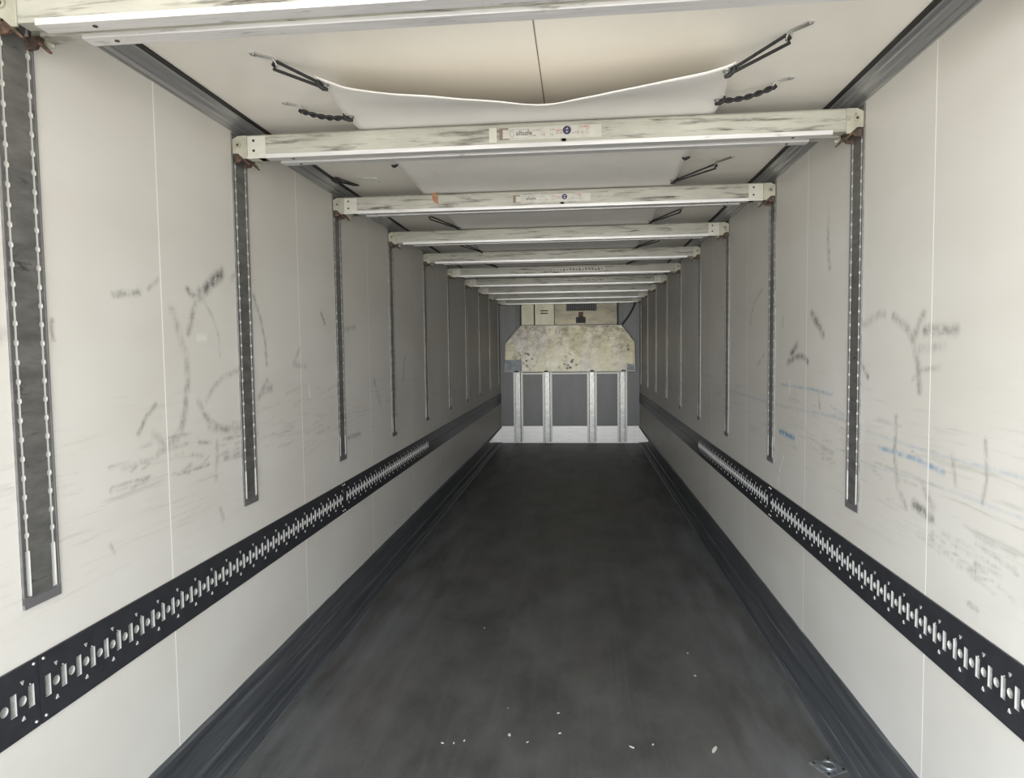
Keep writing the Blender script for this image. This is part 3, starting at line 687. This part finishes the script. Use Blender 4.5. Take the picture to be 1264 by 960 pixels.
# ------------------------------------------------------------------ front bulkhead fittings
t = thing('kick_plate', (0, D-.003, 0), 'riveted pale metal kick plate along the foot of the grey far wall', 'plate')
b = MB(); b.box((-1.222, -.007, .002), (1.222, 0, .305)); b.box((-1.222, -.016, .002), (1.222, 0, .014)); b.build('sheet_metal', M['kickplate'], t, .001)
for x in (-1.15, -.62, -.58, -.02, .02, .60, .64, 1.15):
    for z in (.06, .13, .20, .27):
        b = MB(); b.disc((x, -.007, z), (0, -1, 0), .006, .003, 8, 0, .004); b.build('rivet', M['post'], t)
for side, x, s in (('left', XL, 1), ('right', XR, -1)):
    b = MB(); xa = x + s*.012; xb = x + s*.019
    ya = 10.33 if s > 0 else 10.45
    b.prism([(D-.02, .285), (ya, .262), (ya+.05, .245), (D-.02, .015)], 0, min(xa, xb), max(xa, xb))
    b.tube([(xb, ya+.03, .268), (xb, D-.03, .290)], .004, 6)
    tag(b.build('corner_deflector', M['polished']), 'bright triangular metal plate low on the %s wall against the far wall' % side, 'plate', 'triangular plates at the far floor corners')
proto = thing('guard_post', (0, D, 0), '', 'post', 'upright guard rails below the stained plate')
b = MB(); b.prism([(-.082, 0), (-.082, -.008), (-.052, -.008), (-.040, -.062), (.040, -.062), (.052, -.008), (.082, -.008), (.082, 0)], 2, .02, 1.30)
b.build('channel', M['post'], proto)
for sx_ in (-1, 1):
    b = MB(); b.box((min(sx_*.058, sx_*.086), -.0125, .02), (max(sx_*.058, sx_*.086), -.008, 1.27)); b.build('flange', M['flange'], proto)
for k in range(5):
    b = MB(); b.disc((0, -.062, .12 + .27*k), (0, -1, 0), .010, .003, 10, 0, .007); b.build('rivet', M['flange'], proto)
b = MB(); b.box((-.03, -.066, .03), (.03, -.060, .07)); b.build('foot_clip', M['flange'], proto)
for i, (x, w) in enumerate(((-.918, 'far left'), (-.395, 'second from the left'), (.397, 'second from the right'), (.931, 'far right'))):
    o = proto if i == 0 else copy_tree(proto); o.location = (x, D-.0145, 0)
    o['label'] = 'upright galvanised guard rail on the far wall, %s of four' % w
# pale top rail between the posts
b = MB(); b.box((-.84, D-.014, 1.235), (.85, D-.002, 1.262)); tag(b.build('cross_rail', M['flange']), 'thin pale horizontal rail joining the guard rails under the stained plate', 'rail')
# stained cover plate
t = thing('cover_plate', (0, 11.80, 1.28), 'large yellowed stained plate with cut upper corners on the far wall', 'plate')
pts = [(-1.102, 1.788), (-.829, 2.094), (.898, 2.080), (1.117, 1.786), (1.130, 1.287), (-1.123, 1.294)]
b = MB(); b.prism([(a, c) for a, c in pts], 1, 11.80, 11.815); 
for p in b.v: pass
o = b.build('front_sheet', M['plate'], t); o.location = (0, -11.80, -1.28)
b = MB(); ins = [(a*.992, 1.69+(c-1.69)*.985) for a, c in pts]; b.prism(ins, 1, 11.815, 11.93)
o = b.build('side_returns', M['dark'], t); o.location = (0, -11.80, -1.28)
for (a, c), (e, f) in zip(pts, pts[1:] + pts[:1]):
    b = MB(); b.tube([(a, 11.803, c), (e, 11.803, f)], .007, 6); o = b.build('edge_trim', M['post'] if f > 1.3 or c > 1.3 else M['flange'], t); o.location = (0, -11.80, -1.28)
b = MB(); b.prism([(-1.118, 1.300), (-.822, 1.300), (-.822, 1.503), (-1.116, 1.506)], 1, 11.793, 11.80)
o = b.build('repair_patch', M['patch'], t); o.location = (0, -11.80, -1.28); o['label'] = 'blue grey repair patch'
b = MB(); b.prism([(.99, 1.300), (1.122, 1.300), (1.120, 1.40), (.99, 1.42)], 1, 11.796, 11.80)
o = b.build('repair_patch', M['patch'], t); o.location = (0, -11.80, -1.28); o['label'] = 'small grey patch'
for x in (-.918, -.395, .397, .931):
    b = MB(); b.prism([(x+.042*math.cos(math.pi*k/10), 1.288+.026*math.sin(math.pi*k/10)) for k in range(11)], 1, 11.790, 11.800); o = b.build('post_cutout', M['dark'], t); o.location = (0, -11.80, -1.28)
# cooling unit
t = thing('cooling_unit', (0, 11.95, 2.08), 'cream metal cooling unit on the far wall, above the stained plate', 'cooling unit')
def up_(name, lo, hi, mat, bev=.004, label=None, par=None):
    b = MB(); b.box(lo, hi); o = b.build(name, mat, par or t, bev); 
    if not par: o.location = (0, -11.95, -2.08)
    if label: o['label'] = label
    return o
up_('housing', (-.86, 11.99, 2.06), (.86, D, 2.60), M['dark'])
up_('side_panel', (-.832, 11.95, 2.07), (-.612, 11.99, 2.59), M['unit'])
d = up_('service_door', (-.592, 11.94, 2.07), (-.256, 11.99, 2.59), M['unit'])
for z0 in (2.345, 2.300):
    up_('door_slot', (-.50, 11.932, z0), (-.36, 11.940, z0+.018), M['dark'], 0, par=d)
up_('fan_cover', (-.250, 11.955, 2.07), (.835, 11.99, 2.59), M['unit_metal'])
up_('lower_lip', (-.250, 11.935, 2.07), (.835, 11.955, 2.100), M['unit'])
g = up_('air_grille', (-.045, 11.90, 2.345), (.478, 11.955, 2.56), M['dark'])
for k in range(13):
    b = MB(); b.box((-.035 + k*.040, 11.893, 2.355), (-.025 + k*.040, 11.90, 2.55)); b.build('grille_bar', M['rail'], g)
up_('latch_plate', (.125, 11.93, 2.130), (.29, 11.955, 2.235), M['dark'])
up_('latch_handle', (.170, 11.915, 2.235), (.250, 11.955, 2.320), M['latch'])
for sx_ in (-1, 1):   # hinge strips either side
    b = MB(); x = sx_*.92
    b.box((x-.030, D-.03, 1.95), (x+.030, D-.004, ZC-.01))
    for k in range(5): b.box((x-.034, D-.036, 2.05+.11*k), (x+.034, D-.002, 2.07+.11*k))
    tag(b.build('mounting_strip', M['rail']), 'dark notched mounting strip on the far wall, %s of the cooling unit' % ('left' if sx_ < 0 else 'right'), 'strip', 'mounting strips beside the cooling unit')
b = MB(); b.box((-1.16, D-.02, 1.98), (-1.08, D-.002, 2.46)); tag(b.build('vent_strip', M['track_foot']), 'narrow dark vertical strip at the left edge of the grey far wall', 'strip')
b = MB()
P0, P1, P2 = Vector((1.165, 11.93, 2.56)), Vector((1.13, 11.95, 2.33)), Vector((.915, 11.84, 2.09))
b.tube([P0*(1-f)**2 + P1*2*f*(1-f) + P2*f*f for f in [i/14 for i in range(15)]], .011, 8)
tag(b.build('cable', M['seal']), 'black cable hanging down to the right corner of the stained plate', 'cable')

# ------------------------------------------------------------------ floor fittings and litter
t = thing('floor_anchor', (1.148, 2.722, 0), 'small square steel lashing anchor plate in the floor, bottom right', 'anchor', rotz=math.radians(27))
b = MB(); b.box((-.052, -.052, 0), (.052, .052, .006)); b.build('base_plate', M['anchor'], t, .006)
b = MB(); b.ring((0, 0, .009), (0, 0, 1), .026, .006, 22); b.build('ring', M['anchor'], t)
b = MB(); b.disc((0, 0, .006), (0, 0, 1), .018, .003, 16); b.build('recess', M['track'], t)
for a, c in ((-.038, .038), (.038, .038), (-.038, -.038), (.038, -.038)):
    b = MB(); b.disc((a, c, .006), (0, 0, 1), .006, .002, 10); b.build('screw', M['dark'], t)
spots = [(-.143,2.853,'pale chip on the floor, largest one in the bottom middle'),(-.061,2.804,'pale sliver on the floor just right of the largest chip'),(.075,2.882,'tiny pale chip on the floor, upper one of the middle pair'),
 (.38,2.802,'pale angled splinter on the floor, bottom, right of the middle'),(.47,2.827,'small pale crumb on the floor beside the angled splinter'),(-.424,2.77,'small pale crumb on the floor, leftmost of three in a row at bottom left'),
 (-.375,2.773,'small pale crumb on the floor, middle of three in a row at bottom left'),(-.333,2.795,'small pale crumb on the floor, last of three in a row at bottom left'),(.754,3.718,'tiny pale chip on the floor near the right kick strip, farther one'),
 (.75,3.457,'tiny pale chip on the floor near the right kick strip, nearer one'),(.722,2.811,'long straw coloured splinter on the floor left of the anchor plate'),(-.41,3.977,'thin pale scrap on the floor, halfway up the left side'),
 (-.173,3.072,'thin pale sliver on the floor behind the largest chip'),(.063,3.047,'short pale chip on the floor, upright beside the middle')]
rr = random.Random(5)
for i, (x, y, lab) in enumerate(spots):
    L = {0: .011, 3: .015, 10: .030}.get(i, .007); w = L*(.25 if i in (10, 3, 1, 12) else .55)
    n = 7; b = MB(); pts = [(L*math.cos(2*math.pi*k/n)*rr.uniform(.8, 1.1), w*math.sin(2*math.pi*k/n)*rr.uniform(.8, 1.1)) for k in range(n)]
    b.prism(pts, 2, 0, .0022)
    o = b.build('wood_chip', M['chip']); o.location = (x, y, 0); o.rotation_euler = (0, 0, {10: 1.1, 3: -.6}.get(i, rr.uniform(0, 3)))
    tag(o, lab, 'chip', 'pale chips littering the floor')
